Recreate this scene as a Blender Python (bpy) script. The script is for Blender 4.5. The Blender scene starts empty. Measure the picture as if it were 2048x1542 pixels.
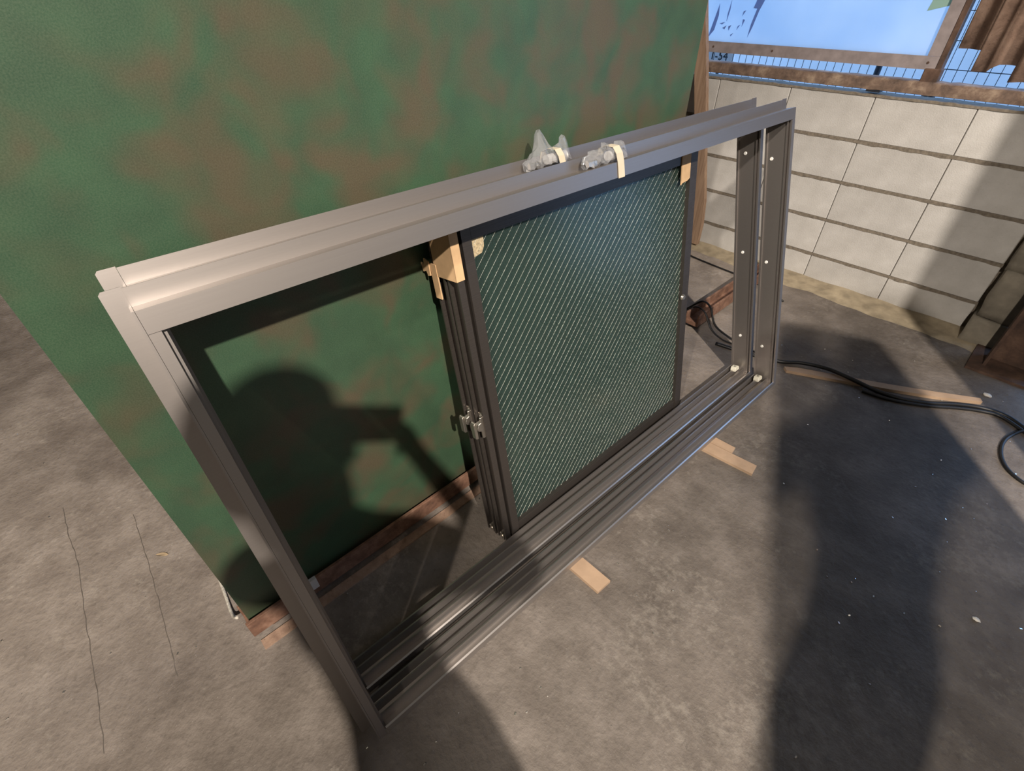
import bpy, bmesh, math, random
from mathutils import Vector, Matrix, noise
random.seed(7)
C = bpy.context.scene.collection
SC = bpy.context.scene
R = math.radians

# ------------------------------------------------------------------ camera
CAM = Vector((1.16822, -3.09298, 1.38839))
FW = Vector((-0.565333, 0.521780, -0.638861)); RT = Vector((0.683522, 0.729877, -0.008738)); UPV = Vector((-0.461731, 0.441616, 0.769272))
FPX = 977.213
cd = bpy.data.cameras.new('camera'); cam = bpy.data.objects.new('camera', cd); C.objects.link(cam)
cam.matrix_world = Matrix(((RT.x, UPV.x, -FW.x, CAM.x), (RT.y, UPV.y, -FW.y, CAM.y), (RT.z, UPV.z, -FW.z, CAM.z), (0, 0, 0, 1)))
cd.sensor_fit = 'HORIZONTAL'; cd.sensor_width = 36.0; cd.lens = 36.0 * FPX / 2048.0
cd.clip_start = 0.01; cd.clip_end = 100
SC.camera = cam
# ------------------------------------------------------------------ light
w = bpy.data.worlds.new('dusk_sky'); SC.world = w; w.use_nodes = True
bg = w.node_tree.nodes['Background']; bg.inputs['Color'].default_value = (0.32, 0.56, 1.0, 1); bg.inputs['Strength'].default_value = 2.9
def lamp(name, loc, power, col, rad, spot=None, aim=None, blend=.5):
    ld = bpy.data.lights.new(name, 'SPOT' if spot else 'POINT'); ld.energy = power; ld.color = col; ld.shadow_soft_size = rad
    o = bpy.data.objects.new(name, ld); C.objects.link(o); o.location = loc
    if spot:
        ld.spot_size = R(spot); ld.spot_blend = blend
        o.rotation_euler = (Vector(aim) - Vector(loc)).to_track_quat('-Z', 'Y').to_euler()
    return o
WARM = (1.0, 0.89, 0.775)
lamp('workshop_lamp', (3.95, -3.97, 3.87), 1650, WARM, 0.045)
lamp('workshop_lamp', (1.98, -6.20, 3.30), 760, WARM, 0.06, 36, (1.30, -1.30, .2), .55)
vs = SC.view_settings; vs.view_transform = 'Standard'; vs.look = 'None'; vs.gamma = 1; vs.use_curve_mapping = False; vs.exposure = 0.0
SC.display_settings.display_device = 'sRGB'

# ------------------------------------------------------------------ materials
M = {}
class NT:
    def __init__(s, name):
        s.m = bpy.data.materials.new(name); s.m.use_nodes = True; s.t = s.m.node_tree; s.n = s.t.nodes
        s.p = s.n['Principled BSDF']; M[name] = s.m
    def node(s, typ, **k):
        nd = s.n.new(typ)
        for a_, v in k.items():
            if a_ in nd.inputs: nd.inputs[a_].default_value = v
            else: setattr(nd, a_, v)
        return nd
    def link(s, a_, b_): s.t.links.new(a_, b_)
    def coord(s, out='Object', scale=(1, 1, 1)):
        tc = s.node('ShaderNodeTexCoord'); mp = s.node('ShaderNodeMapping'); mp.inputs['Scale'].default_value = scale
        s.link(tc.outputs[out], mp.inputs['Vector']); return mp.outputs['Vector']
    def noise(s, vec, scale, detail=4, rough=.55, dist=0):
        nd = s.node('ShaderNodeTexNoise', Scale=scale, Detail=detail, Roughness=rough, Distortion=dist); s.link(vec, nd.inputs['Vector']); return nd.outputs['Fac']
    def ramp(s, fac, stops, interp='LINEAR'):
        nd = s.node('ShaderNodeValToRGB'); cr = nd.color_ramp; cr.interpolation = interp
        while len(cr.elements) < len(stops): cr.elements.new(.5)
        for e, (p_, c_) in zip(cr.elements, stops):
            e.position = p_; e.color = tuple(c_) + (1,) if len(c_) == 3 else c_
        s.link(fac, nd.inputs['Fac']); return nd.outputs['Color']
    def mix(s, fac, a_, b_, typ='MIX'):
        nd = s.node('ShaderNodeMix', data_type='RGBA', blend_type=typ)
        for sock, v in ((nd.inputs[0], fac), (nd.inputs[6], a_), (nd.inputs[7], b_)):
            if hasattr(v, 'is_linked'): s.link(v, sock)
            elif isinstance(v, (int, float)): sock.default_value = v
            else: sock.default_value = tuple(v) + (1,) if len(v) == 3 else v
        return nd.outputs[2]
    def bump(s, h, strength=.3, dist=.01):
        nd = s.node('ShaderNodeBump', Strength=strength, Distance=dist); s.link(h, nd.inputs['Height']); s.link(nd.outputs['Normal'], s.p.inputs['Normal'])
    def base(s, v):
        if hasattr(v, 'is_linked'): s.link(v, s.p.inputs['Base Color'])
        else: s.p.inputs['Base Color'].default_value = tuple(v) + (1,)
    def set(s, **k):
        for a_, v in k.items(): s.p.inputs[a_.replace('_', ' ')].default_value = v
def plain(name, col, rough=.6, metal=0, var=.15, scale=30, bump=0):
    t = NT(name); v = t.coord(); f = t.noise(v, scale)
    t.base(t.ramp(f, [(.3, [c * (1 - var) for c in col]), (.7, [min(1, c * (1 + var)) for c in col])])); t.set(Roughness=rough, Metallic=metal)
    if bump: t.bump(f, bump, .004)
    return t

# concrete floor, dusty and oil stained, its left-right tone partly painted light
t = NT('floor_concrete'); v = t.coord()
n1 = t.noise(v, 0.9, 5, .6, .4); n2 = t.noise(v, 7, 6, .65); n3 = t.noise(v, 55, 4, .6); n4 = t.noise(v, 220, 2, .5)
c = t.ramp(n1, [(.34, (.110, .092, .078)), (.52, (.20, .170, .146)), (.68, (.305, .264, .23))])
c = t.mix(.38, c, t.ramp(n2, [(.35, (.095, .078, .064)), (.5, (.20, .172, .146)), (.66, (.345, .302, .265))]))
c = t.mix(t.ramp(n3, [(.55, (0, 0, 0)), (.75, (.35, .35, .35))]), c, (.055, .047, .04))
c = t.mix(t.ramp(n4, [(.68, (0, 0, 0)), (.78, (.5, .5, .5))]), c, (.44, .42, .38))
n5 = t.noise(v, 2.6, 3, .55, .8); n6 = t.noise(v, 38, 5, .7); pr = t.node('ShaderNodeMath', operation='MULTIPLY'); t.link(n5, pr.inputs[0]); t.link(n6, pr.inputs[1])
c = t.mix(t.ramp(pr.outputs[0], [(.30, (0, 0, 0)), (.42, (.38, .38, .38))]), c, (.40, .36, .31))
sx = t.node('ShaderNodeSeparateXYZ'); t.link(v, sx.inputs[0]); mr = t.node('ShaderNodeMapRange'); mr.inputs[1].default_value = -.35; mr.inputs[2].default_value = .75; mr.inputs[3].default_value = 1.62; mr.inputs[4].default_value = .68  # dusty pale left, dirty dark right, pushed further to paint in light and shade
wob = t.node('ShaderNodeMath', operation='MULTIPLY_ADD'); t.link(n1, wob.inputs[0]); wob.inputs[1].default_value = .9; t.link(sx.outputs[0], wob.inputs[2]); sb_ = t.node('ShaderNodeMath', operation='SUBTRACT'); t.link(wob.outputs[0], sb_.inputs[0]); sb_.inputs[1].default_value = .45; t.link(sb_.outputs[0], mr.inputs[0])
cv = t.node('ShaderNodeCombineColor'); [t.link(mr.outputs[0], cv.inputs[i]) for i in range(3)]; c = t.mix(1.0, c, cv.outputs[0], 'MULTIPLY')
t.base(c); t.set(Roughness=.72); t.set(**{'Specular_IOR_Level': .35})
hh = t.node('ShaderNodeMath', operation='ADD'); t.link(n2, hh.inputs[0]); t.link(n3, hh.inputs[1]); t.bump(hh.outputs[0], .35, .012)
# concrete block
t = NT('block_concrete'); v = t.coord('Generated' if False else 'Object')
oi = t.node('ShaderNodeObjectInfo'); n1 = t.noise(v, 9, 5, .6); n2 = t.noise(v, 160, 3, .6)
c = t.ramp(n1, [(.3, (.43, .415, .39)), (.7, (.53, .515, .49))]); c = t.mix(t.ramp(n2, [(.62, (0, 0, 0)), (.72, (.6, .6, .6))]), c, (.36, .335, .29))
sh = t.node('ShaderNodeMath', operation='MULTIPLY_ADD'); t.link(oi.outputs['Random'], sh.inputs[0]); sh.inputs[1].default_value = .16; sh.inputs[2].default_value = .9
cc = t.node('ShaderNodeCombineColor'); [t.link(sh.outputs[0], cc.inputs[i]) for i in range(3)]
t.base(t.mix(1.0, c, cc.outputs[0], 'MULTIPLY')); t.set(Roughness=.88); t.bump(n2, .35, .004)
plain('mortar', (.16, .135, .105), .95, 0, .3, 60, .6)
plain('floor_crack_dirt', (.125, .108, .092), .9, 0, .2, 40)
plain('mortar_fillet', (.33, .275, .19), .95, 0, .3, 14, .6)
plain('pillar_concrete', (.20, .178, .14), .9, 0, .35, 10, .7)
plain('plaster', (.06, .055, .05), .9, 0, .1, 3)
plain('roof_board', (.05, .046, .042), .9, 0, .2, 3)
# green paint with rusty brown blotches
t = NT('green_paint'); v = t.coord()
n1 = t.noise(v, 7.5, 2.2, .55, .35); n2 = t.noise(v, 1.7, 2, .5); n3 = t.noise(v, 420, 2, .6); n4 = t.noise(v, 12, 3, .5)
ad = t.node('ShaderNodeMath', operation='MULTIPLY_ADD'); t.link(n2, ad.inputs[0]); ad.inputs[1].default_value = .45; t.link(n1, ad.inputs[2])
k = t.ramp(ad.outputs[0], [(.60, (0, 0, 0)), (.95, (.72, .72, .72))], 'EASE')
g = t.ramp(n4, [(.3, (.030, .072, .040)), (.7, (.039, .095, .050))])
c = t.mix(k, g, (.098, .062, .040)); c = t.mix(.12, c, t.ramp(n3, [(.35, (.02, .02, .015)), (.65, (.2, .2, .14))]))
t.base(c); t.set(Roughness=.42); t.bump(n3, .06, .002)
# rusty steel
def rusty(name, a_, b_, d_, scale=18):
    t = NT(name); v = t.coord(); n1 = t.noise(v, scale, 6, .65, .3); n2 = t.noise(v, 140, 3, .6)
    c = t.ramp(n1, [(.3, a_), (.52, b_), (.72, d_)]); t.base(t.mix(t.ramp(n2, [(.6, (0, 0, 0)), (.75, (.5, .5, .5))]), c, (.05, .03, .02))); t.set(Roughness=.85); t.bump(n1, .5, .006)
rusty('rust', (.09, .045, .030), (.20, .105, .068), (.32, .19, .13))
rusty('rust_dark', (.035, .022, .016), (.085, .048, .033), (.15, .09, .06), 12)
rusty('rust_sheet', (.10, .062, .045), (.26, .17, .125), (.36, .25, .19), 9)
rusty('beam_rust', (.07, .048, .038), (.17, .115, .085), (.34, .26, .19), 16)
rusty('batten_rust', (.22, .14, .10), (.36, .24, .17), (.42, .30, .22), 20)
plain('painted_steel', (.245, .21, .21), .6, .0, .2, 20, .2)
# bronze anodised aluminium
t = NT('bronze_alu'); v = t.coord('Object', (1, 60, 60)); f = t.noise(v, 6, 3, .5)
t.base(t.ramp(f, [(.3, (.34, .312, .295)), (.7, (.355, .326, .308))])); t.set(Roughness=.42, Metallic=.88)
t = NT('bronze_alu_sill'); t.base((.44, .41, .39)); t.set(Roughness=.34, Metallic=.9)
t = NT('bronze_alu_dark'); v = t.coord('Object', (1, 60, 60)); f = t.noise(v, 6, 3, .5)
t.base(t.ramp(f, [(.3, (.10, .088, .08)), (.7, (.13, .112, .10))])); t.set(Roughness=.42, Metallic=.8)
plain('black_rubber', (.012, .012, .013), .55)
plain('cable_black', (.010, .010, .011), .45)
plain('zinc', (.62, .58, .52), .30, .95, .06, 90)
plain('screw_steel', (.85, .83, .78), .25, .9, .05, 90)
plain('screw_head', (.86, .85, .80), .35, .1, .04, 90)
plain('nylon', (.62, .60, .50), .5, 0, .08, 60)
plain('cardboard', (.56, .37, .20), .85, 0, .08, 40)
plain('foam_tan', (.46, .37, .23), .9, 0, .35, 170, .6)
plain('wood_raw', (.36, .25, .165), .75, 0, .12, 20)
plain('masking_tape', (.52, .46, .35), .7, 0, .05, 40)
plain('paper_white', (.56, .55, .54), .8, 0, .04, 40)
plain('white_chip', (.75, .72, .66), .8)
plain('dry_leaf', (.42, .32, .20), .8)
plain('rope_white', (.62, .58, .50), .9, 0, .2, 120, .6)
t = NT('wood_post'); v = t.coord('Object', (18, 18, 1.2)); f = t.noise(v, 3, 4, .6, 1.2)
t.base(t.ramp(f, [(.3, (.20, .125, .08)), (.7, (.36, .245, .165))])); t.set(Roughness=.75)
# figured wired glass
t = NT('figured_glass'); v = t.coord(); f = t.noise(v, 170, 2, .5); t.base((.26, .42, .37)); t.set(Roughness=.20, IOR=1.5); t.p.inputs['Transmission Weight'].default_value = .93; t.bump(f, .05, .002)
t = NT('wire_metal'); v = t.coord(); f = t.noise(v, 260, 1, .5); t.base(t.ramp(f, [(.40, (.16, .18, .15)), (.62, (.95, .96, .85))])); t.set(Roughness=.4, Metallic=.3)
# clear crumpled plastic film
t = NT('plastic_film'); t.base((.32, .33, .35)); t.set(Roughness=.07, IOR=1.8); v = t.coord(); f = t.noise(v, 60, 3, .6); t.bump(f, .5, .004)
tr = t.node('ShaderNodeBsdfTransparent'); mx = t.node('ShaderNodeMixShader'); mx.inputs[0].default_value = .38
t.link(tr.outputs[0], mx.inputs[1]); t.link(t.p.outputs[0], mx.inputs[2]); t.link(mx.outputs[0], t.n['Material Output'].inputs['Surface'])
# frosted window sheet, lit from outside
t = NT('frosted_sheet'); v = t.coord(); f = t.noise(v, 5, 5, .6, .6); f2 = t.noise(v, 2.2, 3, .5)
col = t.ramp(f2, [(.3, (.62, .74, .84)), (.7, (.82, .87, .90))])
df = t.node('ShaderNodeBsdfTranslucent'); t.link(col, df.inputs['Color']); mx = t.node('ShaderNodeMixShader'); mx.inputs[0].default_value = .22
t.base(col); t.set(Roughness=.5); t.link(df.outputs[0], mx.inputs[1]); t.link(t.p.outputs[0], mx.inputs[2]); t.link(mx.outputs[0], t.n['Material Output'].inputs['Surface'])
t = NT('film_scrap'); t.base((.20, .30, .50)); t.set(Roughness=.6)
df = t.node('ShaderNodeBsdfTranslucent'); df.inputs['Color'].default_value = (.30, .48, .80, 1); mx = t.node('ShaderNodeMixShader'); mx.inputs[0].default_value = .5
t.link(df.outputs[0], mx.inputs[1]); t.link(t.p.outputs[0], mx.inputs[2]); t.link(mx.outputs[0], t.n['Material Output'].inputs['Surface'])
t = NT('green_tape'); t.base((.45, .62, .52)); t.set(Roughness=.6)
df = t.node('ShaderNodeBsdfTranslucent'); df.inputs['Color'].default_value = (.42, .62, .50, 1); mx = t.node('ShaderNodeMixShader'); mx.inputs[0].default_value = .5
t.link(df.outputs[0], mx.inputs[1]); t.link(t.p.outputs[0], mx.inputs[2]); t.link(mx.outputs[0], t.n['Material Output'].inputs['Surface'])
plain('fence_wire', (.035, .045, .06), .5)
plain('outside_wall', (.72, .72, .72), .9, 0, .05, 2)
plain('outside_ground', (.50, .50, .50), .9, 0, .1, 2)
plain('sign_white', (.85, .86, .88), .6, 0, .03, 5)
plain('sign_ink', (.01, .012, .02), .6)
plain('dark_plastic', (.015, .018, .025), .4)
plain('skin', (.52, .33, .24), .6, 0, .06, 20)
plain('hair_black', (.012, .010, .009), .6)
plain('jacket_navy', (.035, .04, .06), .85, 0, .1, 20)
plain('trousers_grey', (.06, .06, .065), .85, 0, .1, 20)
plain('blocker_grey', (.20, .22, .22), .55, 0, .08, 6)

# ------------------------------------------------------------------ geometry helpers
def new(name, verts, faces, mat, parent=None, mw=None, smooth=False):
    me = bpy.data.meshes.new(name); me.from_pydata([tuple(v_) for v_ in verts], [], faces); me.update()
    bm = bmesh.new(); bm.from_mesh(me); bmesh.ops.recalc_face_normals(bm, faces=bm.faces); bm.to_mesh(me); bm.free()
    return link(name, me, mat, parent, mw, smooth)
def link(name, me, mat, parent=None, mw=None, smooth=False):
    if mat and not me.materials: me.materials.append(M[mat])
    if smooth:
        for p_ in me.polygons: p_.use_smooth = True
    o = bpy.data.objects.new(name, me); C.objects.link(o)
    if parent: o.parent = parent
    if mw is not None:
        if parent: o.matrix_local = mw
        else: o.matrix_world = mw
    return o
def empty(name, mw):
    o = bpy.data.objects.new(name, None); o.empty_display_size = .05; C.objects.link(o); o.matrix_world = mw; return o
def tag(o, label=None, cat=None, group=None, kind=None):
    if label: o['label'] = label
    if cat: o['category'] = cat
    if group: o['group'] = group
    if kind: o['kind'] = kind
    return o
def boxv(x0, x1, y0, y1, z0, z1):
    return ([(x0, y0, z0), (x1, y0, z0), (x1, y1, z0), (x0, y1, z0), (x0, y0, z1), (x1, y0, z1), (x1, y1, z1), (x0, y1, z1)],
            [(0, 3, 2, 1), (4, 5, 6, 7), (0, 1, 5, 4), (1, 2, 6, 5), (2, 3, 7, 6), (3, 0, 4, 7)])
class MB:
    def __init__(s): s.v = []; s.f = []
    def add(s, vf, mt=None):
        v_, f_ = vf; o = len(s.v); s.v += [tuple(mt @ Vector(q)) if mt else tuple(q) for q in v_]; s.f += [tuple(i + o for i in q) for q in f_]; return s
    def box(s, *a_, mt=None): return s.add(boxv(*a_), mt)
    def build(s, name, mat, parent=None, mw=None, smooth=False, bevel=0):
        o = new(name, s.v, s.f, mat, parent, mw, smooth)
        if bevel: bevel_mesh(o.data, bevel)
        return o
def bevel_mesh(me, w_, seg=1):
    bm = bmesh.new(); bm.from_mesh(me)
    bmesh.ops.bevel(bm, geom=list(bm.edges), offset=w_, segments=seg, affect='EDGES', profile=.5, clamp_overlap=True); bm.to_mesh(me); bm.free()
def box(name, dims, mat, parent=None, mw=None, bevel=0):
    return MB().box(*dims).build(name, mat, parent, mw, bevel=bevel)
def prism(poly, a0, a1, axis):
    # poly in the two other axes; axis 'x': (y,z); 'y': (x,z); 'z': (x,y)
    n_ = len(poly); v_ = []
    for a_ in (a0, a1):
        for p_, q_ in poly: v_.append((a_, p_, q_) if axis == 'x' else (p_, a_, q_) if axis == 'y' else (p_, q_, a_))
    f_ = [(i, (i + 1) % n_, n_ + (i + 1) % n_, n_ + i) for i in range(n_)] + [tuple(range(n_))[::-1], tuple(range(n_, 2 * n_))]
    return v_, f_
def cyl(p0, p1, r0, r1=None, n_=12):
    r1 = r0 if r1 is None else r1; p0 = Vector(p0); p1 = Vector(p1); d_ = (p1 - p0).normalized(); q = d_.to_track_quat('Z', 'Y')
    v_ = []
    for p_, r_ in ((p0, r0), (p1, r1)):
        for i in range(n_): v_.append(p_ + q @ Vector((r_ * math.cos(2 * math.pi * i / n_), r_ * math.sin(2 * math.pi * i / n_), 0)))
    return v_, [(i, (i + 1) % n_, n_ + (i + 1) % n_, n_ + i) for i in range(n_)] + [tuple(range(n_))[::-1], tuple(range(n_, 2 * n_))]
def tube(pts, r_, n_=8, sub=6):
    P_ = [Vector(p_) for p_ in pts]; out = []
    for i in range(len(P_) - 1):
        a_, b_, c_, d_ = P_[max(i - 1, 0)], P_[i], P_[i + 1], P_[min(i + 2, len(P_) - 1)]
        for j in range(sub):
            u = j / sub; out.append(.5 * (2 * b_ + (c_ - a_) * u + (2 * a_ - 5 * b_ + 4 * c_ - d_) * u * u + (3 * b_ - a_ - 3 * c_ + d_) * u ** 3))
    out.append(P_[-1]); v_ = []; f_ = []
    for i, p_ in enumerate(out):
        d_ = (out[min(i + 1, len(out) - 1)] - out[max(i - 1, 0)]).normalized(); s_ = d_.cross(Vector((0, 0, 1)))
        s_ = s_.normalized() if s_.length > 1e-4 else Vector((1, 0, 0)); u_ = s_.cross(d_)
        for k_ in range(n_): an = 2 * math.pi * k_ / n_; v_.append(p_ + (s_ * math.cos(an) + u_ * math.sin(an)) * r_)
    for i in range(len(out) - 1):
        for k_ in range(n_): f_.append((i * n_ + k_, i * n_ + (k_ + 1) % n_, (i + 1) * n_ + (k_ + 1) % n_, (i + 1) * n_ + k_))
    f_ += [tuple(range(n_))[::-1], tuple(range((len(out) - 1) * n_, len(out) * n_))]
    return v_, f_
def basis(o_, x, y, z):
    return Matrix(((x.x, y.x, z.x, o_.x), (x.y, y.y, z.y, o_.y), (x.z, y.z, z.z, o_.z), (0, 0, 0, 1)))
def lean_basis(o_, yaw, lean):
    # local x along the thing (to the right), y to the back, z up its face
    e = Vector((math.sin(yaw), math.cos(yaw), 0)); m = Vector((math.cos(yaw), -math.sin(yaw), 0))
    z = -m * math.sin(lean) + Vector((0, 0, math.cos(lean))); k_ = m * math.cos(lean) + Vector((0, 0, math.sin(lean)))
    return basis(Vector(o_), e, -k_, z)
ID = Matrix.Identity(4)

# ------------------------------------------------------------------ setting
XL, XR, YF, ZC = -7.0, 9.0, -12.0, 6.0
def struct(name, o): o['kind'] = 'structure'; return o
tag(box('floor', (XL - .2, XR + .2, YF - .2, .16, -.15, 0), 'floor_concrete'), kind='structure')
tag(box('ceiling', (XL - .2, XR + .2, YF - .2, .5, ZC, ZC + .1), 'roof_board'), kind='structure')
tag(box('wall_left', (XL - .2, XL, YF, .16, 0, ZC), 'plaster'), kind='structure')
tag(box('wall_right', (XR, XR + .2, YF, .16, 0, ZC), 'plaster'), kind='structure')
tag(box('wall_front', (XL, XR, YF - .2, YF, 0, ZC), 'plaster'), kind='structure')
for pts_ in ([(-.65, -3.53), (-.52, -3.535), (-.36, -3.53), (-.12, -3.548), (.10, -3.56), (.28, -3.575)], [(-.45, -3.36), (-.20, -3.37), (.02, -3.385), (.22, -3.40)]):
    v_ = []; f_ = []; tot = []
    for i in range(len(pts_) - 1):
        for q in range(12): tot.append(Vector(pts_[i]).lerp(Vector(pts_[i + 1]), q / 12))
    for i, p_ in enumerate(tot):
        dy = .004 * noise.noise((p_.x * 25, 3, 1)); w_ = .0009 + .0009 * noise.noise((p_.x * 40, 8, 1)); v_ += [(p_.x, p_.y + dy - w_, .0004), (p_.x, p_.y + dy + w_, .0004)]
    f_ = [(2 * i, 2 * i + 2, 2 * i + 3, 2 * i + 1) for i in range(len(tot) - 1)]
    new('floor_crack', v_, f_, 'floor_crack_dirt', bpy.data.objects['floor'])
# back wall: block course below the opening, sheeted part above it
WH = .947
wall = MB().box(XL, 1.46, .012, .15, 0, WH - .004).build('wall_back', 'mortar'); tag(wall, kind='structure')
tag(box('wall_upper', (XL, XR, .0, .15, 2.3, ZC), 'plaster'), kind='structure')
tag(box('wall_corner', (2.9, XR, .0, .15, 0, 2.3), 'plaster'), kind='structure')
tag(box('wall_upper_left', (XL, -2.62, .0, .15, .96, 2.3), 'plaster'), kind='structure')
bm_cache = {}
def block_mesh(w_, h_):
    key = (round(w_, 3), round(h_, 3))
    if key not in bm_cache:
        me = bpy.data.meshes.new('block'); v_, f_ = boxv(0, w_, 0, .10, 0, h_); me.from_pydata(v_, [], f_); bevel_mesh(me, .003); me.materials.append(M['block_concrete']); bm_cache[key] = me
    return bm_cache[key]
rows = [(0, .147)] + [(.147 + .2 * i, .347 + .2 * i) for i in range(4)]
for ri, (z0, z1) in enumerate(rows):
    for i in range(-7, 3):
        x0 = .4 * i; x1 = x0 + .4
        if i == 2: x1 = 1.187
        jl = .0015; jt = .006 if ri < 4 else .0; jb = .006 if ri > 0 else 0
        o = link('block', block_mesh(x1 - x0 - 2 * jl, z1 - z0 - jt - jb), None, wall)
        o.location = (x0 + jl, random.uniform(-.0015, .0015), z0 + jb)
# horizontal mortar joints with smeared ragged lower lips
for z0, _ in rows[1:]:
    top = []; bot = []; n_ = 260
    for i in range(n_ + 1):
        x = -2.8 + 3.99 * i / n_; a_ = noise.noise((x * 22, z0 * 31, 0)); b_ = noise.noise((x * 9, z0 * 17, 4)); top.append((x, -.001, z0 + .007 + .0015 * a_)); bot.append((x, -.0025, z0 - .006 - .006 * max(0, a_ + .1) - .008 * max(0, b_ - .1)))
    v_ = top + bot + [(x, .03, z) for x, y, z in top] + [(x, .03, z) for x, y, z in bot]; N = n_ + 1; f_ = []
    for i in range(n_): f_ += [(i, i + 1, N + i + 1, N + i), (i, 2 * N + i, 2 * N + i + 1, i + 1), (N + i, N + i + 1, 3 * N + i + 1, 3 * N + i)]
    new('mortar_joint', v_, f_, 'mortar', wall)
# rough mortar crust along the wall top
top = []; n_ = 240; v_ = []; f_ = []
for i in range(n_ + 1):
    x = -2.8 + 3.99 * i / n_; h_ = .004 + .006 * abs(noise.noise((x * 15, 3, 1))); d_ = .002 + .004 * noise.noise((x * 12, 9, 1))
    v_ += [(x, -d_ - .002, WH - .005), (x, -d_, WH + h_), (x, .10, WH + h_)]
for i in range(n_): f_ += [(3 * i, 3 * i + 3, 3 * i + 4, 3 * i + 1), (3 * i + 1, 3 * i + 4, 3 * i + 5, 3 * i + 2)]
new('mortar_cap', v_, f_, 'mortar', wall)
# sandy mortar fillet where wall meets floor
v_ = []; f_ = []; n_ = 160
for i in range(n_ + 1):
    x = -2.8 + 4.15 * i / n_; d_ = .17 + .06 * noise.noise((x * 2.3, 5, 0)) + .02 * noise.noise((x * 11, 2, 0)) + max(0, x) * .05; h_ = .012 + .006 * noise.noise((x * 7, 1, 3))
    v_ += [(x, .02, h_ + .004), (x, -.02, h_), (x, -d_ * .55, h_ * .45), (x, -d_, -.002)]
for i in range(n_):
    for j in range(3): f_.append((4 * i + j, 4 * i + j + 1, 4 * i + 5 + j, 4 * i + 4 + j))
tag(new('trim_1', v_, f_, 'mortar_fillet', None, smooth=True), kind='structure')

# bare concrete pillar at the end of the block wall
pil = empty('concrete_pillar', Matrix.Translation((1.19, -.02, 0))); tag(pil, 'rough bare concrete pillar with broken mortar at right end of block wall', 'pillar')
def rock(name, x0, x1, y0, y1, z0, z1, mat, parent, amp, sd, nx=7, ny=4, nz=14):
    bm = bmesh.new(); bmesh.ops.create_cube(bm, size=1); bmesh.ops.subdivide_edges(bm, edges=bm.edges[:], cuts=7, use_grid_fill=True)
    for q in bm.verts:
        p_ = Vector((x0 + (q.co.x + .5) * (x1 - x0), y0 + (q.co.y + .5) * (y1 - y0), z0 + (q.co.z + .5) * (z1 - z0)))
        nv = noise.noise_vector(p_ * 9 + Vector((sd, 0, 0))) * amp; q.co = p_ + nv
    me = bpy.data.meshes.new(name); bm.to_mesh(me); bm.free(); return link(name, me, mat, parent, None, True)
for i, (z0, z1) in enumerate([(-.02, .13), (.135, .36), (.365, .62), (.625, .96)]):
    rock('concrete_piece', .012 + .004 * (i % 2), .17, -.10 + .012 * (i % 3), .12, z0, z1, 'pillar_concrete', pil, .012, i * 5.3)
# rusty steel column standing in front of the pillar
colm = empty('rusty_column', Matrix.Translation((1.33, -.31, 0))); tag(colm, 'dark rusty steel column rising at the right edge beside concrete pillar', 'column')
MB().add(prism([(0, 0), (.012, 0), (.012, .09), (.16, .09), (.16, 0), (.172, 0), (.172, .2), (.16, .2), (.16, .11), (.012, .11), (0, .11)], 0, 3.9, 'z')).build('column_shaft', 'rust_dark', colm)
box('base_plate', (-.05, .23, -.06, .24, 0, .012), 'rust_dark', colm)

# rusty angle beam across the opening, just clear of the wall top
beam = empty('sill_beam', Matrix.Translation((0, 0, .972))); tag(beam, 'crusty rusty steel beam running above the block wall under the window', 'beam')
def crusty_bar(name, x0, x1, poly, mat, parent, amp, n_=150):
    v_ = []; f_ = []; m_ = len(poly)
    for i in range(n_ + 1):
        x = x0 + (x1 - x0) * i / n_
        for j, (y, z) in enumerate(poly): v_.append((x, y + amp * noise.noise((x * 26, j * 7.1, 1)), z + amp * noise.noise((x * 21, j * 3.3, 6))))
    for i in range(n_):
        for j in range(m_): f_.append((i * m_ + j, i * m_ + (j + 1) % m_, (i + 1) * m_ + (j + 1) % m_, (i + 1) * m_ + j))
    f_ += [tuple(range(m_))[::-1], tuple(range(n_ * m_, n_ * m_ + m_))]
    return new(name, v_, f_, mat, parent)
crusty_bar('angle_web', -2.9, 1.9, [(-.012, .0), (-.014, .02), (-.012, .047), (-.002, .05), (.055, .05), (.055, .042), (.0, .042), (-.003, .0)], 'beam_rust', beam, .0035)
box('wedge', (.35, .41, -.01, .05, -.010, .003), 'dark_plastic', beam)
foot = box('mounting_block', (.545, .61, -.005, .05, .046, .098), 'rust_dark', beam, bevel=.003)
# window in the opening: painted steel frame with a frosted sheet
wy = .012
win = empty('window_1', Matrix.Translation((0, wy, 1.064))); tag(win, kind='structure')
zt = 1.23
MB().add(prism([(0, 0), (.035, 0), (.035, .05), (.028, .05), (.028, .008), (0, .008)], -2.6, .580, 'x')).build('bottom_rail', 'painted_steel', win)
box('bottom_rail_face', (-2.6, .580, -.004, .0, 0, .05), 'painted_steel', win)
box('side_stile_face', (.532, .580, -.004, 0, .0505, zt), 'painted_steel', win)
box('side_stile', (.574, .580, .0005, .05, 0, zt), 'rust_dark', win)
box('window_post', (.582, .602, -.004, .055, -.018, zt), 'rust_dark', win)
for x in (-.49, -.155, .545): MB().add(cyl((x, -.006, .026), (x, -.0035, .026), .005)).build('bolt_head', 'rust_dark', win)
pane = box('pane', (-2.6, .574, .012, .015, .03, zt), 'frosted_sheet', win)
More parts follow.
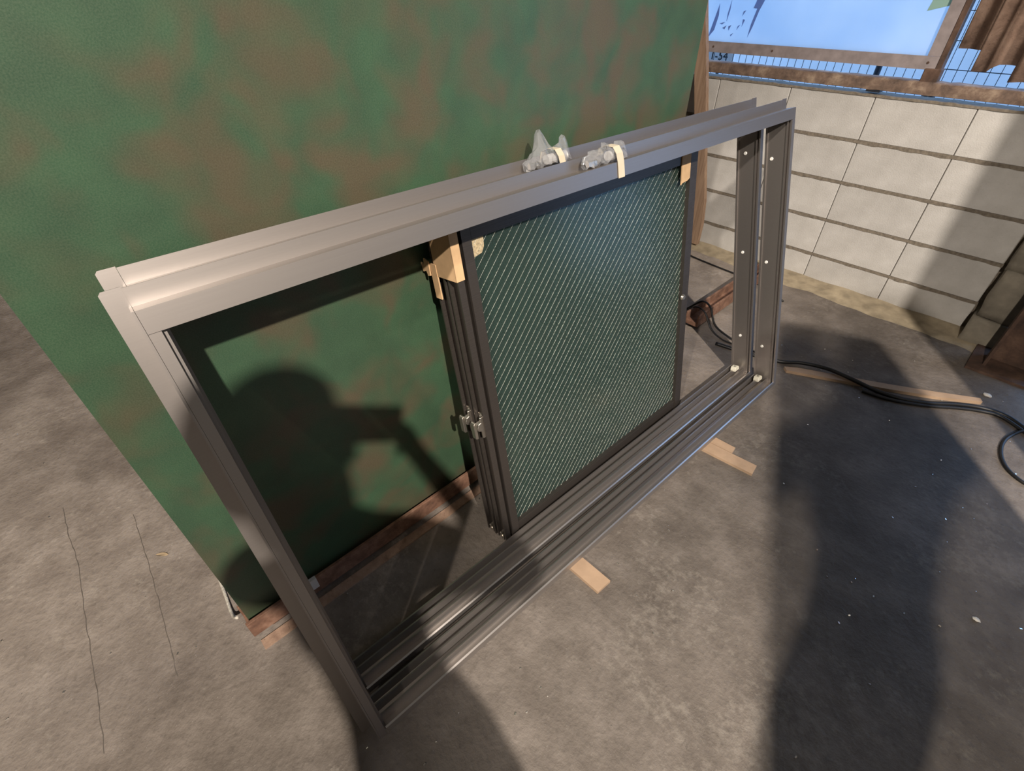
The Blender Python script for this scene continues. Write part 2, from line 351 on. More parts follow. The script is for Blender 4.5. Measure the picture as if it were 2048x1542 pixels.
# peeled film scraps on the sheet
def flat(name, pts, y, th, mat, parent):
    n_ = len(pts); v_ = [(x, y, z) for x, z in pts] + [(x, y + th, z) for x, z in pts]
    return new(name, v_, [tuple(range(n_)), tuple(range(n_, 2 * n_))[::-1]] + [(i, i + n_, (i + 1) % n_ + n_, (i + 1) % n_) for i in range(n_)], mat, parent)
for pts in ([(-.545, .062), (-.515, .10), (-.505, .165), (-.512, .215), (-.528, .14)], [(-.315, .075), (-.30, .12), (-.285, .19), (-.262, .25), (-.305, .25), (-.318, .20), (-.298, .198), (-.312, .13)],
            [(-.452, .14), (-.445, .19), (-.447, .23), (-.455, .17)], [(-.36, .12), (-.35, .15), (-.362, .152)], [(-.43, .10), (-.42, .125), (-.436, .118)], [(-.385, .105), (-.37, .128), (-.382, .122)],
            [(-.47, .11), (-.448, .122), (-.455, .105)], [(-.415, .082), (-.40, .09), (-.41, .075)], [(-.37, .165), (-.355, .19), (-.368, .185)], [(-.49, .13), (-.46, .137), (-.475, .125)]):
    flat('film_scrap', pts, .0100, .0015, 'film_scrap', pane)
flat('tape_piece', [(.455, .205), (.53, .225), (.545, .30), (.47, .30)], .0100, .0015, 'green_tape', pane)
# rusty corrugated sheets hanging right of the window
def corrugated(name, x0, x1, y, zb, z1, label, sd):
    n_ = max(8, int((x1 - x0) / .0055)); fr = []; bk = []
    for i in range(n_ + 1):
        u = i / n_; x = x0 + (x1 - x0) * u; yy = y - .012 * math.cos(2 * math.pi * (x - .63) / .078); z = zb(u)
        fr.append((x, yy, z)); bk.append((x, yy, z1))
    N = n_ + 1; v_ = fr + bk + [(x, yy + .002, z) for x, yy, z in fr] + [(x, yy + .002, z) for x, yy, z in bk]; f_ = []
    for i in range(n_): f_ += [(i, i + 1, N + i + 1, N + i), (2 * N + i, 3 * N + i, 3 * N + i + 1, 2 * N + i + 1), (i, 2 * N + i, 2 * N + i + 1, i + 1)]
    f_ += [(0, N, 3 * N, 2 * N), (n_, 2 * N + n_, 3 * N + n_, N + n_)]
    o = new(name, v_, f_, 'rust_sheet', None, None, True); return tag(o, label, 'metal sheet', 'corrugated sheets by the window')
corrugated('corrugated_sheet', .632, .715, .0, lambda u: 1.149 - .002 * u, 2.29, 'narrow rusty corrugated sheet hanging closest to the window frame', 1)
corrugated('corrugated_sheet', .712, .852, -.006, lambda u: 1.073 if u < .38 else 1.075 + .028 * min(1, (u - .38) / .22) ** .6, 2.29, 'rusty corrugated sheet with torn curved bottom, middle of the hanging sheets', 2)
corrugated('corrugated_sheet', .848, 1.9, -.012, lambda u: 1.046 + .004 * math.sin(u * 40), 2.29, 'lowest hanging rusty corrugated sheet at the top right corner', 3)

# ------------------------------------------------------------------ outside
tag(box('ground_outside', (-9, 9, .16, 9, -.2, -.05), 'outside_ground'), kind='structure')
tag(box('wall_outside', (-9, 9, 7.0, 7.2, -.05, 1.6), 'outside_wall'), kind='structure')
fen = empty('wire_fence', Matrix.Translation((0, 1.0, -.05))); tag(fen, 'dark welded wire mesh fence outside below the frosted window', 'fence')
mb = MB()
for i in range(-70, 60): mb.box(.05 * i - .0015, .05 * i + .0015, -.0015, .0015, 0, 1.7)
mb.build('vertical_wires', 'fence_wire', fen)['kind'] = 'stuff'
mb = MB()
for k_ in range(-7, 6): z = 1.021 + .134 * k_; mb.box(-3.5, 3, -.005, -.0015, z - .002, z + .002)
mb.build('horizontal_wires', 'fence_wire', fen)['kind'] = 'stuff'
for x in (-1.9, .1, 2.1): MB().add(cyl((x, .02, 0), (x, .02, 1.75), .018)).build('fence_post', 'fence_wire', fen)
sg = empty('plate_sign', Matrix.Translation((-1.215, 1.5, .80))); tag(sg, 'white sign with black number 1-54 seen through wire fence outside', 'sign')
box('board', (-.14, .125, 0, .012, 0, .14), 'sign_white', sg)
MB().box(-.01, .01, .012, .03, -.85, .1).build('stake', 'fence_wire', sg)
fc = bpy.data.curves.new('txt', 'FONT'); fc.body = '1-54'; fc.size = .088; fc.extrude = .001; fc.align_x = 'CENTER'
fo = bpy.data.objects.new('txt', fc); C.objects.link(fo); dg = bpy.context.evaluated_depsgraph_get(); me = bpy.data.meshes.new_from_object(fo.evaluated_get(dg)); bpy.data.objects.remove(fo)
me.materials.clear(); me.materials.append(M['sign_ink'])
link('lettering', me, None, sg, Matrix.Translation((-.005, -.0015, .058)) @ Matrix.Rotation(R(90), 4, 'X'))
bo = MB(); 
for z0, z1, r0, r1 in ((0, .9, .035, .035), (.9, .97, .035, .030), (.97, .995, .030, .012)): bo.add(cyl((0, 0, z0), (0, 0, z1), r0, r1, 16))
tag(bo.build('outside_bollard', 'dark_plastic', None, Matrix.Translation((.49, .62, -.05)), True), 'dark rounded post outside behind the lower corner of window frame', 'bollard')

# ------------------------------------------------------------------ green steel sheet and its channel
SX = .229
sh_ = box('steel_sheet', (-.006, 0, -3.203, -1.425, .045, 2.05), 'green_paint', None, Matrix.Translation((SX, 0, 0))); 
tag(sh_, 'large green painted steel sheet with brown blotches standing upright', 'steel sheet')
def channel(name, y0, y1, label, xo=.0):
    e_ = empty(name, Matrix.Translation((SX + xo, y0, 0))); tag(e_, label, 'steel channel', 'steel channels on the floor'); ln = y1 - y0
    MB().add(prism([(-.045, .022), (.028, .022), (.028, .088), (.018, .088), (.018, .044), (-.035, .044), (-.035, .088), (-.045, .088)], 0, ln, 'y')).build('channel_body', 'rust', e_, bevel=.0012)
    for yy in (.05, ln - .12): box('packing_plate', (-.045, .015, yy, yy + .07, 0, .0215), 'rust_dark', e_)
    return e_
ch1 = channel('steel_channel', -3.212, -1.6, 'rusty steel channel carrying the green sheet by its lower edge')
o = box('paint_splash', (.0181, .0285, .155, .195, .0445, .0889), 'paper_white', ch1); 
ch2 = channel('steel_channel', -.985, -.10, 'short rusty steel channel lying towards the block wall', .015)
for (y0, y1, lb) in ((-3.19, -3.13, 'short stub'), (-3.02, -1.7, '')):
    pass
tag(MB().box(.266, .296, -3.205, -1.75, 0, .006).build('flat_bar', 'batten_rust'), 'thin rusty flat bar on floor along the front of the channel', 'metal bar')
tag(MB().add(tube([(.19, -3.225, .05), (.15, -3.235, .02), (.06, -3.23, .008), (.0, -3.226, .006), (-.05, -3.222, .006)], .0045)).build('white_rope', 'rope_white', None, None, True), 'frayed white rope on floor at lower left corner of the green sheet', 'rope')

# ------------------------------------------------------------------ window frames leaning on the sheet
FB = lean_basis((.69846, -3.08465, .038), .027, .2683); FL = 1.9235; FH = 1.056
HEAD = [(0, 1.022), (0, 1.056), (.044, 1.056), (.044, 1.083), (.047, 1.083), (.047, 1.05), (.085, 1.05), (.085, 1.026), (.081, 1.026), (.081, 1.036), (.062, 1.036), (.062, 1.026), (.058, 1.026), (.058, 1.036), (.034, 1.036), (.034, 1.026), (.030, 1.026), (.030, 1.036), (.004, 1.036), (.004, 1.022)]
SILL = [(.0, .0), (.0, .016), (.003, .020), (.006, .016), (.008, .010), (.018, .0085), (.026, .007), (.029, .027), (.033, .027), (.036, .010), (.046, .006), (.054, .010), (.057, .032), (.061, .032), (.064, .013), (.071, .0105), (.077, .014), (.080, .036), (.085, .036), (.085, .0)]
JL = [(0, 0), (.016, 0), (.016, .006), (.011, .006), (.011, .012), (.022, .012), (.022, .016), (.018, .016), (.018, .078), (.022, .078), (.022, .085), (0, .085)]
def window_frame(mw, label, scr, blk_s):
    e_ = empty('window_frame', mw); tag(e_, label, 'window frame', 'leaning bronze window frames')
    MB().add(prism(HEAD, 0, FL, 'x')).build('head', 'bronze_alu', e_)
    MB().add(prism(SILL, .019, FL - .019, 'x')).build('sill', 'bronze_alu_sill', e_)
    for side in (0, 1):
        poly = JL if side == 0 else [(FL - 1.25 * x if x > 0 and y < .007 else FL - x, y) for x, y in JL]
        jb = MB().add(prism(poly, 0, 1.0215, 'z')).build('jamb', 'bronze_alu', e_)
        fx = (-.028, -.0005) if side == 0 else (FL + .0005, FL + .028)
        MB().add(prism([(fx[0], .002), (fx[1], .002), (fx[1], 1.085), (fx[0] + (.004 if side == 0 else 0), 1.085), (fx[0], 1.081)], .044, .047, 'y')).build('fin', 'bronze_alu', jb)
        if side == 0: MB().box(-.004, -.0005, .0, .044, .004, 1.056).build('outer_web', 'bronze_alu', jb)
        xs = (.0181, .0200) if side == 0 else (FL - .0181, FL - .0205)
        for z, b_ in scr:
            s_ = MB().add(cyl((xs[0], b_, z), (xs[1], b_, z), .0062, .0050)).build('screw', 'screw_head', jb)
    nb = MB().add(prism([(0, 0), (.034, 0), (.034, .012), (.026, .020), (.006, .020), (0, .010)], 0, .022, 'y')).build('end_block', 'nylon', e_, Matrix.Translation((FL - .062, .045, .026)), bevel=.001)
    MB().add(cyl((.016, .010, .0195), (.016, .010, .0206), .0035)).build('block_hole', 'dark_plastic', nb)
    return e_
frA = window_frame(FB, 'front bronze aluminium window frame leaning outermost, tape hanging over its head', [(.175, .058), (.535, .060), (.905, .062)], 1.87)
frB = window_frame(FB @ Matrix.Translation((.007, .106, .018)), 'rear bronze aluminium window frame sandwiched between front frame and green sheet', [(.185, .050), (.548, .052), (.912, .054)], 1.87)

# ------------------------------------------------------------------ glazed sashes standing behind the frames
SW, SHT = .925, .985
SB = lean_basis((.511, -2.485, .012), .0218, R(9.7))
STILE = [(-.03, 0), (-.012, 0), (-.012, .02), (0, .02), (0, 0), (.026, 0), (.026, .042), (-.03, .042), (-.03, .037), (-.016, .037), (-.016, .006), (-.03, .006)]
STILER = [(SW - .032, 0), (SW - .008, 0), (SW - .008, .012), (SW - .003, .012), (SW - .003, .004), (SW + .012, .004), (SW + .012, .042), (SW - .032, .042)]
def sash(mw, label, wires):
    e_ = empty('sliding_sash', mw); tag(e_, label, 'window sash', 'glazed sashes behind the frames')
    MB().add(prism(STILE, .004, SHT, 'z')).build('stile', 'bronze_alu_dark', e_)
    MB().add(prism(STILER, .004, SHT, 'z')).build('stile', 'bronze_alu_dark', e_)
    MB().add(prism([(0, 0), (.004, .0), (.004, .04), (.0, .046), (.012, .046), (.03, .046), (.042, .046), (.042, 0)], .0265, SW - .0325, 'x')).build('bottom_rail', 'bronze_alu_dark', e_, Matrix.Translation((0, 0, .004)))
    MB().box(.0265, SW - .0325, 0, .042, SHT - .034, SHT).build('top_rail', 'bronze_alu_dark', e_)
    gp = box('glass_pane', (.0265, SW - .0325, .014, .0208, .05, SHT - .034), 'figured_glass', e_)
    if wires:
        x0, x1, z0, z1 = .0268, SW - .0328, .0505, SHT - .0345; mb = MB(); st = .027; c_ = x0 - z1
        while c_ < x1 - z0:
            za, zb = max(z0, x0 - c_), min(z1, x1 - c_)
            if zb - za > .003: mb.add(cyl((za + c_, .0116, za), (zb + c_, .0116, zb), .00036, None, 5))
            c_ += st
        mb.build('wire_lines', 'wire_metal', gp)['kind'] = 'stuff'
    # latch in the channel of the left stile
    lt = empty('latch', ID); lt.parent = e_; lt.matrix_local = Matrix.Translation((-.016, .0215, .46)) @ Matrix.Scale(1.3, 4)
    MB().box(-.005, 0, -.010, .010, -.026, .026).build('base_plate', 'zinc', lt, None, bevel=.001)
    MB().add(prism([(-.005, -.026), (-.016, -.026), (-.016, -.008), (-.024, -.004), (-.026, .004), (-.022, .012), (-.016, .014), (-.016, .026), (-.005, .026)], -.012, -.007, 'y')).build('catch', 'zinc', lt, None, bevel=.0008)
    MB().add(cyl((-.005, .000, .002), (-.021, .000, .002), .0085, .0075, 16)).build('boss', 'screw_steel', lt)
    MB().add(prism([(-.021, -.030), (-.028, -.028), (-.028, .008), (-.025, .012), (-.021, .012)], -.002, .011, 'y')).build('lever', 'zinc', lt, None, bevel=.001)
    for z in (-.020, .020): MB().add(cyl((-.005, .001, z), (-.0068, .001, z), .0036, .003, 10)).build('screw', 'screw_steel', lt)
    rl = MB().box(-.032, -.012, .010, .013, -.006, .018).box(-.032, -.012, .019, .022, -.006, .020).box(-.03, -.013, .027, .030, -.006, .016).box(-.018, -.012, .008, .034, -.004, .012)
    rl.add(cyl((-.024, .013, -.001), (-.024, .019, -.001), .007, None, 10)); rl.build('roller_bracket', 'zinc', e_, Matrix.Translation((0, 0, .012)), bevel=.0006)
    return e_
sA = sash(SB, 'front sash glazed with green tinted wired glass, standing behind the frames', True)
sB = sash(SB @ Matrix.Translation((-.002, .050, .0)), 'rear sash close behind the wired glass sash, only its stile edge showing', False)
# finger pull on the right stile of the front sash
MB().add(cyl((SW - .030, -.0005, .50), (SW - .030, -.008, .50), .011, .008, 16)).build('finger_pull', 'zinc', sA)
def local(mw, name, mb, mat, label, cat, group=None, bevel=0):
    o = mb.build(name, mat, None, mw, bevel=bevel); return tag(o, label, cat, group)
GR = 'cardboard packing on the sashes'
local(SB, 'cardboard_pad', MB().box(-.0345, -.0305, -.004, .080, .872, .99).box(-.0345, -.012, -.0045, -.0005, .872, .99), 'cardboard', 'broad folded cardboard pad across the upper left sash edges', 'packing', GR)
local(SB, 'cardboard_pad', MB().box(-.036, -.0325, .072, .096, .815, .90), 'cardboard', 'narrow cardboard strip below the broad pad on the rear sash edge', 'packing', GR)
pts = [(.0, 0), (.018, .006), (.022, -.010), (.034, -.006), (.030, -.028), (.016, -.024), (.012, -.036), (.002, -.034)]
v_, f_ = prism([(.094 + x, .905 + z) for x, z in pts], -.040, -.037, 'x'); local(SB, 'cardboard_scrap', MB().add((v_, f_)), 'cardboard', 'torn cardboard scrap sticking out at the far left sash corner', 'packing', GR)
local(SB, 'foam_pad', MB().add(prism([(.030, .905), (.058, .911), (.066, .924), (.068, .95), (.030, .95)], .0122, .0138, 'y')), 'foam_tan', 'tan rounded pad at the upper left corner of the wired glass', 'packing')
local(SB, 'cardboard_pad', MB().add(prism([(.838, .893), (.845, .898), (.872, .900), (.885, .906), (.885, .99), (.838, .99)], -.004, -.0008, 'y')), 'cardboard', 'small cardboard pad hanging at upper right corner of glass', 'packing', GR)

# ------------------------------------------------------------------ hardware bags taped to the frame heads
def bag(mw, label, sd, ln, spikes, papers, tape_front):
    e_ = empty('hardware_bag', mw); tag(e_, label, 'plastic bag', 'hardware bags on the frame heads')
    rnd = random.Random(sd); v_ = []; f_ = []; nu, nv = 17, 10
    for i in range(nu + 1):
        u = i / nu; env = .35 + .65 * math.sin(math.pi * min(max(u, .0), 1.0)) ** .5
        for j in range(nv):
            an = 2 * math.pi * j / nv; ry = .019 * env; rz = .020 * env
            z = math.sin(an) * rz; y = math.cos(an) * ry
            for su, sw, shh, sy in spikes:
                g_ = math.exp(-((u - su) / sw) ** 2) * max(0, math.sin(an)) ** 3; z += shh * g_; y += sy * g_
            cr = .0075 * noise.noise((u * 14 + sd, an * 2.2, 1)) + .005 * noise.noise((u * 33, an * 5 + sd, 7))
            v_.append((u * ln, .022 + y + cr, max(.0008, .020 * env + z + cr * 1.4)))
    for i in range(nu):
        for j in range(nv): f_.append((i * nv + j, i * nv + (j + 1) % nv, (i + 1) * nv + (j + 1) % nv, (i + 1) * nv + j))
    new('film', v_, f_, 'plastic_film', e_)
    for (x0, x1) in papers: MB().add(cyl((x0, .022, .015), (x1, .022, .015), .0115, None, 14)).build('paper_roll', 'paper_white', e_)
    MB().box(.012, .04, .016, .026, .004, .014).add(cyl((.02, .03, .012), (.05, .028, .010), .005)).build('screw_pack', 'zinc', e_)
    # tape band over the bag
    x0, x1 = tape_front[0]; prof = tape_front[1]; n_ = len(prof); v_ = []; f_ = []
    for y, z, dx in prof: v_ += [(x0 + dx, y, z), (x1 + dx, y, z)]
    v_ += [(x, y + .0006, z - .0006) for x, y, z in v_[:]]; m_ = 2 * n_
    for i in range(n_ - 1): f_ += [(2 * i, 2 * i + 1, 2 * i + 3, 2 * i + 2), (m_ + 2 * i, m_ + 2 * i + 2, m_ + 2 * i + 3, m_ + 2 * i + 1), (2 * i, 2 * i + 2, m_ + 2 * i + 2, m_ + 2 * i), (2 * i + 1, m_ + 2 * i + 1, m_ + 2 * i + 3, 2 * i + 3)]
    f_ += [(0, m_, m_ + 1, 1), (m_ - 2, m_ - 1, 2 * m_ - 1, 2 * m_ - 2)]
    new('tape_band', v_, f_, 'masking_tape', e_)
    return e_
bag(FB @ Matrix.Translation((.905, 0, 1.0565)), 'clear plastic hardware bag taped on the front frame head', 3, .15, [(.92, .09, .014, -.004)], [(.085, .12)],
    ((.085, .108), [(.0435, .020, -.012), (.036, .036, -.012), (.02, .0395, -.008), (.004, .034, 0), (-.0015, .018, .004), (-.0022, 0, .006), (-.0022, -.014, .006), (-.0022, -.036, .005)]))
bag(FB @ Matrix.Translation((.822, .106, 1.0745)), 'clear plastic hardware bag with tall crumpled corners on the rear frame head', 11, .15, [(.40, .11, .050, .004), (.96, .12, .040, .004), (.80, .05, .014, .0)], [(.07, .10), (.118, .136)],
    ((.088, .108), [(.0435, .012, -.02), (.036, .034, -.018), (.02, .039, -.010), (.004, .034, -.002), (-.0015, .018, .002), (-.0022, 0, .004), (-.0022, -.008, .004)]))

# ------------------------------------------------------------------ wood, cables and litter on the floor
def slab(name, pts, z0, z1, mat, label, cat, group=None):
    n_ = len(pts); v_ = [(x, y, z0) for x, y in pts] + [(x, y, z1) for x, y in pts]
    o = new(name, v_, [tuple(range(n_))[::-1], tuple(range(n_, 2 * n_))] + [(i, (i + 1) % n_, n_ + (i + 1) % n_, n_ + i) for i in range(n_)], mat); return tag(o, label, cat, group)
SG = 'wooden shims under the frames'
slab('wooden_shim', [(.645, -2.435), (.645, -2.381), (.815, -2.378), (.812, -2.432)], 0, .012, 'wood_raw', 'short pale wooden strip poking out under the middle of the front frame', 'wood strip', SG)
slab('wooden_shim', [(.645, -1.711), (.645, -1.662), (.905, -1.634), (.912, -1.684)], 0, .011, 'wood_raw', 'longer pale wooden strip poking out under the right half of the frame', 'wood strip', SG)
slab('wooden_shim', [(.645, -1.658), (.645, -1.616), (.808, -1.608), (.812, -1.642)], 0, .012, 'wood_raw', 'shorter wooden strip beside the longer one under the frame', 'wood strip', SG)
pts = []
slab('wooden_stick', [(.715, -.975), (.735, -.995), (.90, -.912), (1.10, -.808), (1.25, -.722), (1.39, -.622), (1.378, -.600), (1.23, -.690), (1.08, -.775), (.885, -.876), (.76, -.94)], 0, .014, 'wood_raw', 'long thin pale stick on floor half under the black cable', 'wood strip')
post = empty('wooden_plank', Matrix.Translation((0, 0, 0))); tag(post, 'slightly bowed wooden plank leaning against block wall behind the sheet', 'plank')
v_ = []; f_ = []; PP = [(-.300, .020), (-.300, .15), (-.320, .303), (-.375, .52), (-.437, .776), (-.497, 1.008), (-.560, 1.23), (-.62, 1.45)]
for x, z in PP: v_ += [(x - .037, -.085, z), (x + .037, -.085, z), (x + .037, -.055, z), (x - .037, -.055, z)]
for i in range(len(PP) - 1):
    for j in range(4): f_.append((4 * i + j, 4 * i + (j + 1) % 4, 4 * i + 4 + (j + 1) % 4, 4 * i + 4 + j))
f_ += [(3, 2, 1, 0), tuple(4 * (len(PP) - 1) + j for j in range(4))]
new('board', v_, f_, 'wood_post', post)
CG = 'black cables on the floor'
def cable(pts, r_, label):
    return tag(MB().add(tube(pts, r_, 8, 7)).build('black_cable', 'cable_black', None, None, True), label, 'cable', CG)
zc = .009
cable([(.40, -1.02, .006), (.55, -.99, .008), (.68, -.945, zc), (.76, -.90, .020), (.857, -.868, .0245), (.96, -.868, .0245), (1.06, -.858, .012), (1.15, -.835, zc), (1.23, -.79, zc), (1.32, -.71, zc), (1.40, -.66, zc), (1.476, -.65, zc), (1.56, -.70, zc), (1.7, -.79, zc), (2.0, -.90, zc), (2.5, -.82, zc), (3.0, -.6, zc)], .009, 'thick black cable running from the frames past the stick to right edge')
cable([(1.02, -.895, .008), (1.12, -.872, .0075), (1.23, -.812, .0075), (1.33, -.73, .0075), (1.41, -.679, .0075), (1.472, -.669, .0075), (1.58, -.735, .0075), (1.72, -.83, .0075), (2.0, -.935, .0075), (2.5, -.86, .0075), (3.0, -.65, .0075)], .007, 'second black cable lying against the thick cable at right')
cable([(2.9, -.45, .006), (2.2, -.55, .006), (1.8, -.62, .03), (1.68, -.66, .028), (1.6, -.68, .026), (1.545, -.715, .024), (1.508, -.78, .008), (1.498, -.86, .006), (1.513, -.945, .006), (1.552, -1.005, .006), (1.62, -1.03, .006), (1.76, -1.01, .006), (2.05, -1.03, .006), (2.6, -1.0, .006), (3.0, -.9, .006)], .006, 'thin black cable curling in a loop at the right edge')
cable([(-.5, -.21, .02), (-.3, -.225, .012), (-.176, -.242, .008), (.0, -.258, .007), (.149, -.27, .007), (.3, -.30, .006), (.45, -.38, .006)], .005, 'thin black cable crossing the floor near the block wall')
cable([(.12, -.90, .007), (.16, -.88, .05), (.21, -.86, .098), (.27, -.885, .098), (.34, -.92, .03), (.486, -.94, .006), (.60, -.95, .006), (.70, -.93, .006)], .005, 'thin black cable looping over the end of short channel')
cable([(.10, -.96, .006), (.17, -.93, .06), (.22, -.93, .098), (.275, -.94, .090), (.33, -.955, .03), (.40, -.965, .006), (.48, -.965, .006), (.58, -.985, .006)], .004, 'lower thin black cable lying below the looping one')
def chip(x, y, r_, mat, label, cat, sd, grp=None):
    bm = bmesh.new(); bmesh.ops.create_icosphere(bm, subdivisions=2, radius=1)
    for q in bm.verts: q.co = Vector((q.co.x * r_ * 1.3, q.co.y * r_ * .9, q.co.z * r_ * .55)) * (1 + .3 * noise.noise(q.co * 1.7 + Vector((sd, 0, 0))))
    me = bpy.data.meshes.new('chip'); bm.to_mesh(me); bm.free(); o = link('stone_chip', me, mat, None, Matrix.Translation((x, y, r_ * .45))); return tag(o, label, cat, grp)
chip(1.395, -.539, .012, 'white_chip', 'white stone chip on floor near the cable at right', 'stone', 1)
chip(1.585, -1.723, .007, 'white_chip', 'tiny pale stone chip alone on floor at lower right', 'stone', 2)
chip(.64, -2.66, .006, 'white_chip', 'small pale chip on floor inside the empty frame', 'stone', 3)
# dry leaf
v_ = []; f_ = []; n_ = 10
for i in range(n_ + 1):
    u = i / n_; wd = .006 * math.sin(math.pi * u) ** .8 + .0004; x = -.018 + .036 * u; v_ += [(x, -wd, .003 + .003 * math.sin(u * 5)), (x, 0, .0015), (x, wd, .004)]
v_ += [(x, y, z + .0006) for x, y, z in v_[:]]; m_ = 3 * (n_ + 1)
for i in range(n_):
    for j in (0, 1): f_ += [(3 * i + j, 3 * i + j + 1, 3 * i + 4 + j, 3 * i + 3 + j), (m_ + 3 * i + j, m_ + 3 * i + 3 + j, m_ + 3 * i + 4 + j, m_ + 3 * i + j + 1)]
tag(new('dry_leaf', v_, f_, 'dry_leaf', None, Matrix.Translation((-.212, -3.33, .0)) @ Matrix.Rotation(.9, 4, 'Z')), 'small dry leaf on floor left of the green sheet', 'leaf')
# metal swarf and grit: uncountable
mb = MB(); rg = random.Random(5)
for i in range(900):
    x = rg.uniform(-2.4, 1.7); y = rg.uniform(-4.0, -.35)
    if noise.noise((x * 1.6, y * 1.6, 2)) < -.05 and rg.random() < .7: continue
    s_ = rg.choice([.0012, .0016, .0022, .003]); mb.add(boxv(-s_, s_, -s_ * .6, s_ * .6, -s_ * .3, s_ * .5), Matrix.Translation((x, y, .001)) @ Matrix.Rotation(rg.uniform(0, 6), 4, 'Z') @ Matrix.Rotation(rg.uniform(-.5, .5), 4, 'X'))
tag(mb.build('floor_grit', 'screw_steel'), 'fine metal swarf and grit scattered over the concrete floor', 'grit', None, 'stuff')

# ------------------------------------------------------------------ added to block lamp light, out of view: locker right of the picture
lk = empty('lamp_blocker', Matrix.Translation((2.026, -2.063, 0)) @ Matrix.Rotation(math.atan2(-.919, .394), 4, 'Z')); tag(lk, 'added unseen locker standing angled right of the picture', 'blocker')  # added box, sized and turned to throw the dark floor area
box('body', (0, 1.30, 0, .25, .05, 1.70), 'blocker_grey', lk, bevel=.006)
for k_ in range(3): d_ = box('door', (.01 + .43 * k_, .43 + .43 * k_, -.018, -.001, .07, 1.68), 'blocker_grey', lk, bevel=.003); box('handle', (.04 + .43 * k_, .055 + .43 * k_, -.035, -.0185, .9, 1.02), 'zinc', d_)
for x in (.04, 1.20):
    for y in (.02, .19): box('foot', (x, x + .04, y, y + .04, 0, .0495), 'dark_plastic', lk)
tc_ = empty('tall_blocker', Matrix.Translation((2.065, -1.50, 0))); tag(tc_, 'added unseen tall cabinet standing right of the picture beyond the locker', 'shield')  # added out of view to throw the upright shadow edge on the wall
box('body', (0, .85, 0, .40, .04, 2.4), 'blocker_grey', tc_, bevel=.006)
for k_ in range(2): d_ = box('door', (.01 + .42 * k_, .42 + .42 * k_, -.018, -.001, .06, 2.38), 'blocker_grey', tc_, bevel=.003); box('handle', (.37 + .08 * k_, .39 + .08 * k_, -.035, -.0185, 1.1, 1.25), 'zinc', d_)
for x in (.03, .78): box('foot', (x, x + .04, .02, .38, 0, .0395), 'dark_plastic', tc_)

# ------------------------------------------------------------------ the photographer, whose shadow falls into the picture
pe = empty('person', Matrix.Translation((1.57, -3.235, 0))); tag(pe, 'person in dark jacket holding up a phone with both hands, shadow on sheet and floor', 'person')
fwd = Vector((-.735, .678, 0)); rgt = Vector((.678, .735, 0)); up_ = Vector((0, 0, 1)); ft = Vector((1.57, -3.235, 0))
V = []; E = []; RAD = []
def vert(p_, r_, par=None):
    V.append(p_); RAD.append(r_)
    if par is not None: E.append((par, len(V) - 1))
    return len(V) - 1
def pt(r_, f__, z): return ft + rgt * (r_ - .105 * min(1, max(0, (z - .85) / .75))) + fwd * (f__ - .11 * min(1, max(0, (z - .85) / .75))) + up_ * z
pel = vert(pt(0, 0, .93), (.112, .10))
ab = vert(pt(0, .01, 1.06), (.112, .095), pel); chs = vert(pt(0, .05, 1.25), (.14, .11), ab); uch = vert(pt(0, .09, 1.38), (.14, .10), chs)
nk = vert(pt(.0, .125, 1.47), (.058, .058), uch); hd0 = vert(pt(.0, .155, 1.555), (.074, .08), nk); hd1 = vert(pt(.0, .175, 1.635), (.084, .098), hd0); hd2 = vert(pt(.0, .165, 1.71), (.07, .086), hd1)
nz = vert(pt(0, .277, 1.628), (.012, .014), hd1)
PHc = CAM - FW * .016 + RT * .045 - UPV * .012     # centre of the phone
for s_ in (-1, 1):
    hip = vert(pt(.066 * s_, 0, .87), (.082, .088), pel); kn = vert(pt(.064 * s_, .02, .48), (.055, .06), hip); an = vert(pt(.06 * s_, -.02, .10), (.042, .047), kn); toe = vert(pt(.075 * s_, .12, .042), (.045, .036), an)
    shd = vert(pt(.19 * s_, .09, 1.36), (.066, .066), uch); hand = PHc + RT * (.088 * s_) - FW * .012 - UPV * .03
    elb = pt(.05 + .20 * s_, .24, 1.10); el = vert(elb, (.046, .046), shd); wr = vert(hand.lerp(elb, .30), (.03, .028), el); pm = vert(hand, (.034, .018), wr)
    for q in range(4):
        b_ = hand + UPV * (.026 - .017 * q) ; k1 = vert(b_ + FW * .02 - RT * (.004 * s_), (.009, .009), pm); k2 = vert(b_ + FW * (.026) - RT * (.022 * s_), (.0085, .0085), k1); vert(b_ + FW * (.024) - RT * ((.034 - .004 * abs(q - 1)) * s_), (.0075, .0075), k2)
    k1 = vert(hand - FW * .014 + UPV * .022 - RT * (.012 * s_), (.0105, .0105), pm); vert(hand - FW * .014 + UPV * .03 - RT * (.04 * s_), (.0095, .0095), k1)
me = bpy.data.meshes.new('body'); me.from_pydata([tuple(p_ - ft) for p_ in V], E, [])
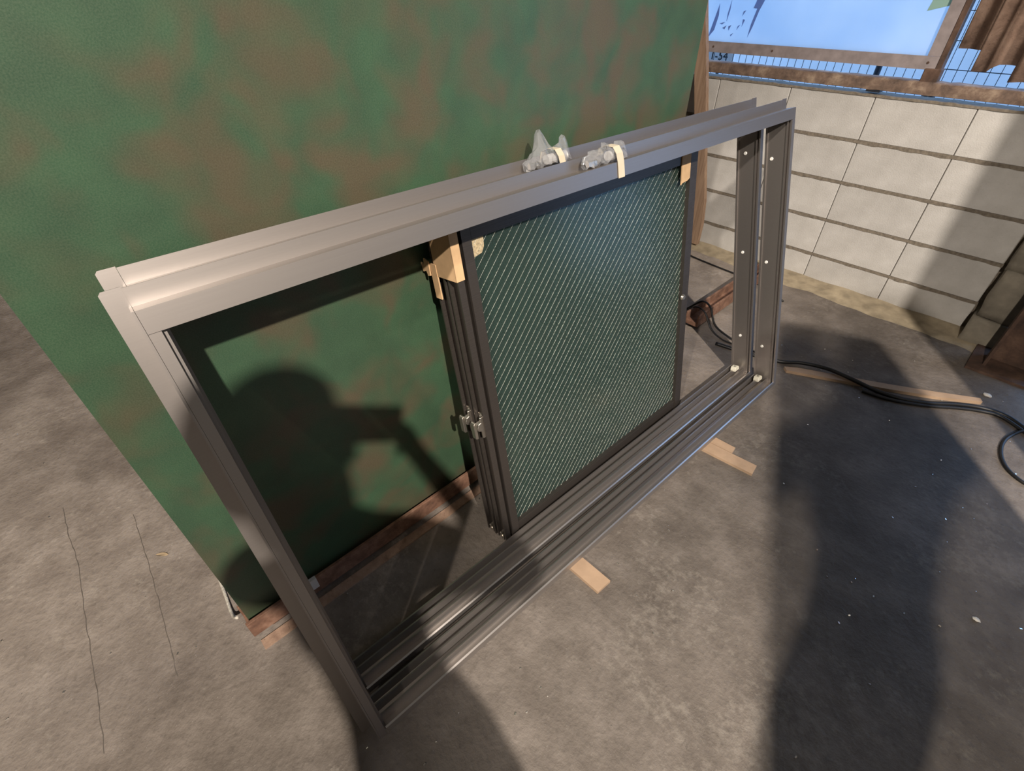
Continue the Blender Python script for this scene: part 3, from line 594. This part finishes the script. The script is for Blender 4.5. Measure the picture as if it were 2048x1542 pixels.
ob = bpy.data.objects.new('body', me); C.objects.link(ob); md = ob.modifiers.new('skin', 'SKIN'); sd_ = ob.modifiers.new('sub', 'SUBSURF'); sd_.levels = 2; sd_.render_levels = 2
for i, r_ in enumerate(RAD): me.skin_vertices[0].data[i].radius = r_; me.skin_vertices[0].data[i].use_root = (i == 0)
dg = bpy.context.evaluated_depsgraph_get(); bme = bpy.data.meshes.new_from_object(ob.evaluated_get(dg)); bpy.data.objects.remove(ob)
bme.materials.clear(); [bme.materials.append(M[k_]) for k_ in ('skin', 'jacket_navy', 'trousers_grey', 'dark_plastic')]
for p_ in bme.polygons:
    c_ = Vector(p_.center); p_.use_smooth = True; near = (c_ + ft - PHc).length
    p_.material_index = 0 if (c_.z > 1.455 or near < .15) else 1 if c_.z > .9 else 2 if c_.z > .09 else 3
bd = link('body', bme, None, pe)
def blob(name, c_, r3, mat, sd, cut=None, par=pe):
    bm = bmesh.new(); bmesh.ops.create_icosphere(bm, subdivisions=3, radius=1); rot = basis(c_ - ft, rgt, fwd, up_)
    for q in bm.verts: q.co = Vector((q.co.x * r3[0], q.co.y * r3[1], q.co.z * r3[2]))
    if cut: bmesh.ops.delete(bm, geom=[q for q in bm.verts if cut(q.co)], context='VERTS')
    me = bpy.data.meshes.new(name); bm.to_mesh(me); bm.free(); return link(name, me, mat, par, rot, True)
blob('hair', pt(0, .165, 1.668), (.095, .112, .102), 'hair_black', 1, lambda q: q.y > .035 and q.z < .05 or q.z < -.06)
for s_ in (-1, 1):
    blob('ear', pt(.087 * s_, .165, 1.63), (.012, .02, .03), 'skin', 1); blob('eye', pt(.032 * s_, .264, 1.65), (.012, .010, .009), 'paper_white', 1)
blob('mouth', pt(0, .252, 1.578), (.026, .008, .007), 'rust', 1)
ph = empty('smartphone', basis(PHc, RT, UPV, -FW)); tag(ph, 'dark smartphone held up in landscape by the person', 'phone')
box('phone_body', (-.078, .078, -.037, .037, -.0045, .0045), 'dark_plastic', ph, bevel=.003)
box('camera_bar', (-.052, -.037, -.035, .035, -.0065, -.0046), 'zinc', ph)
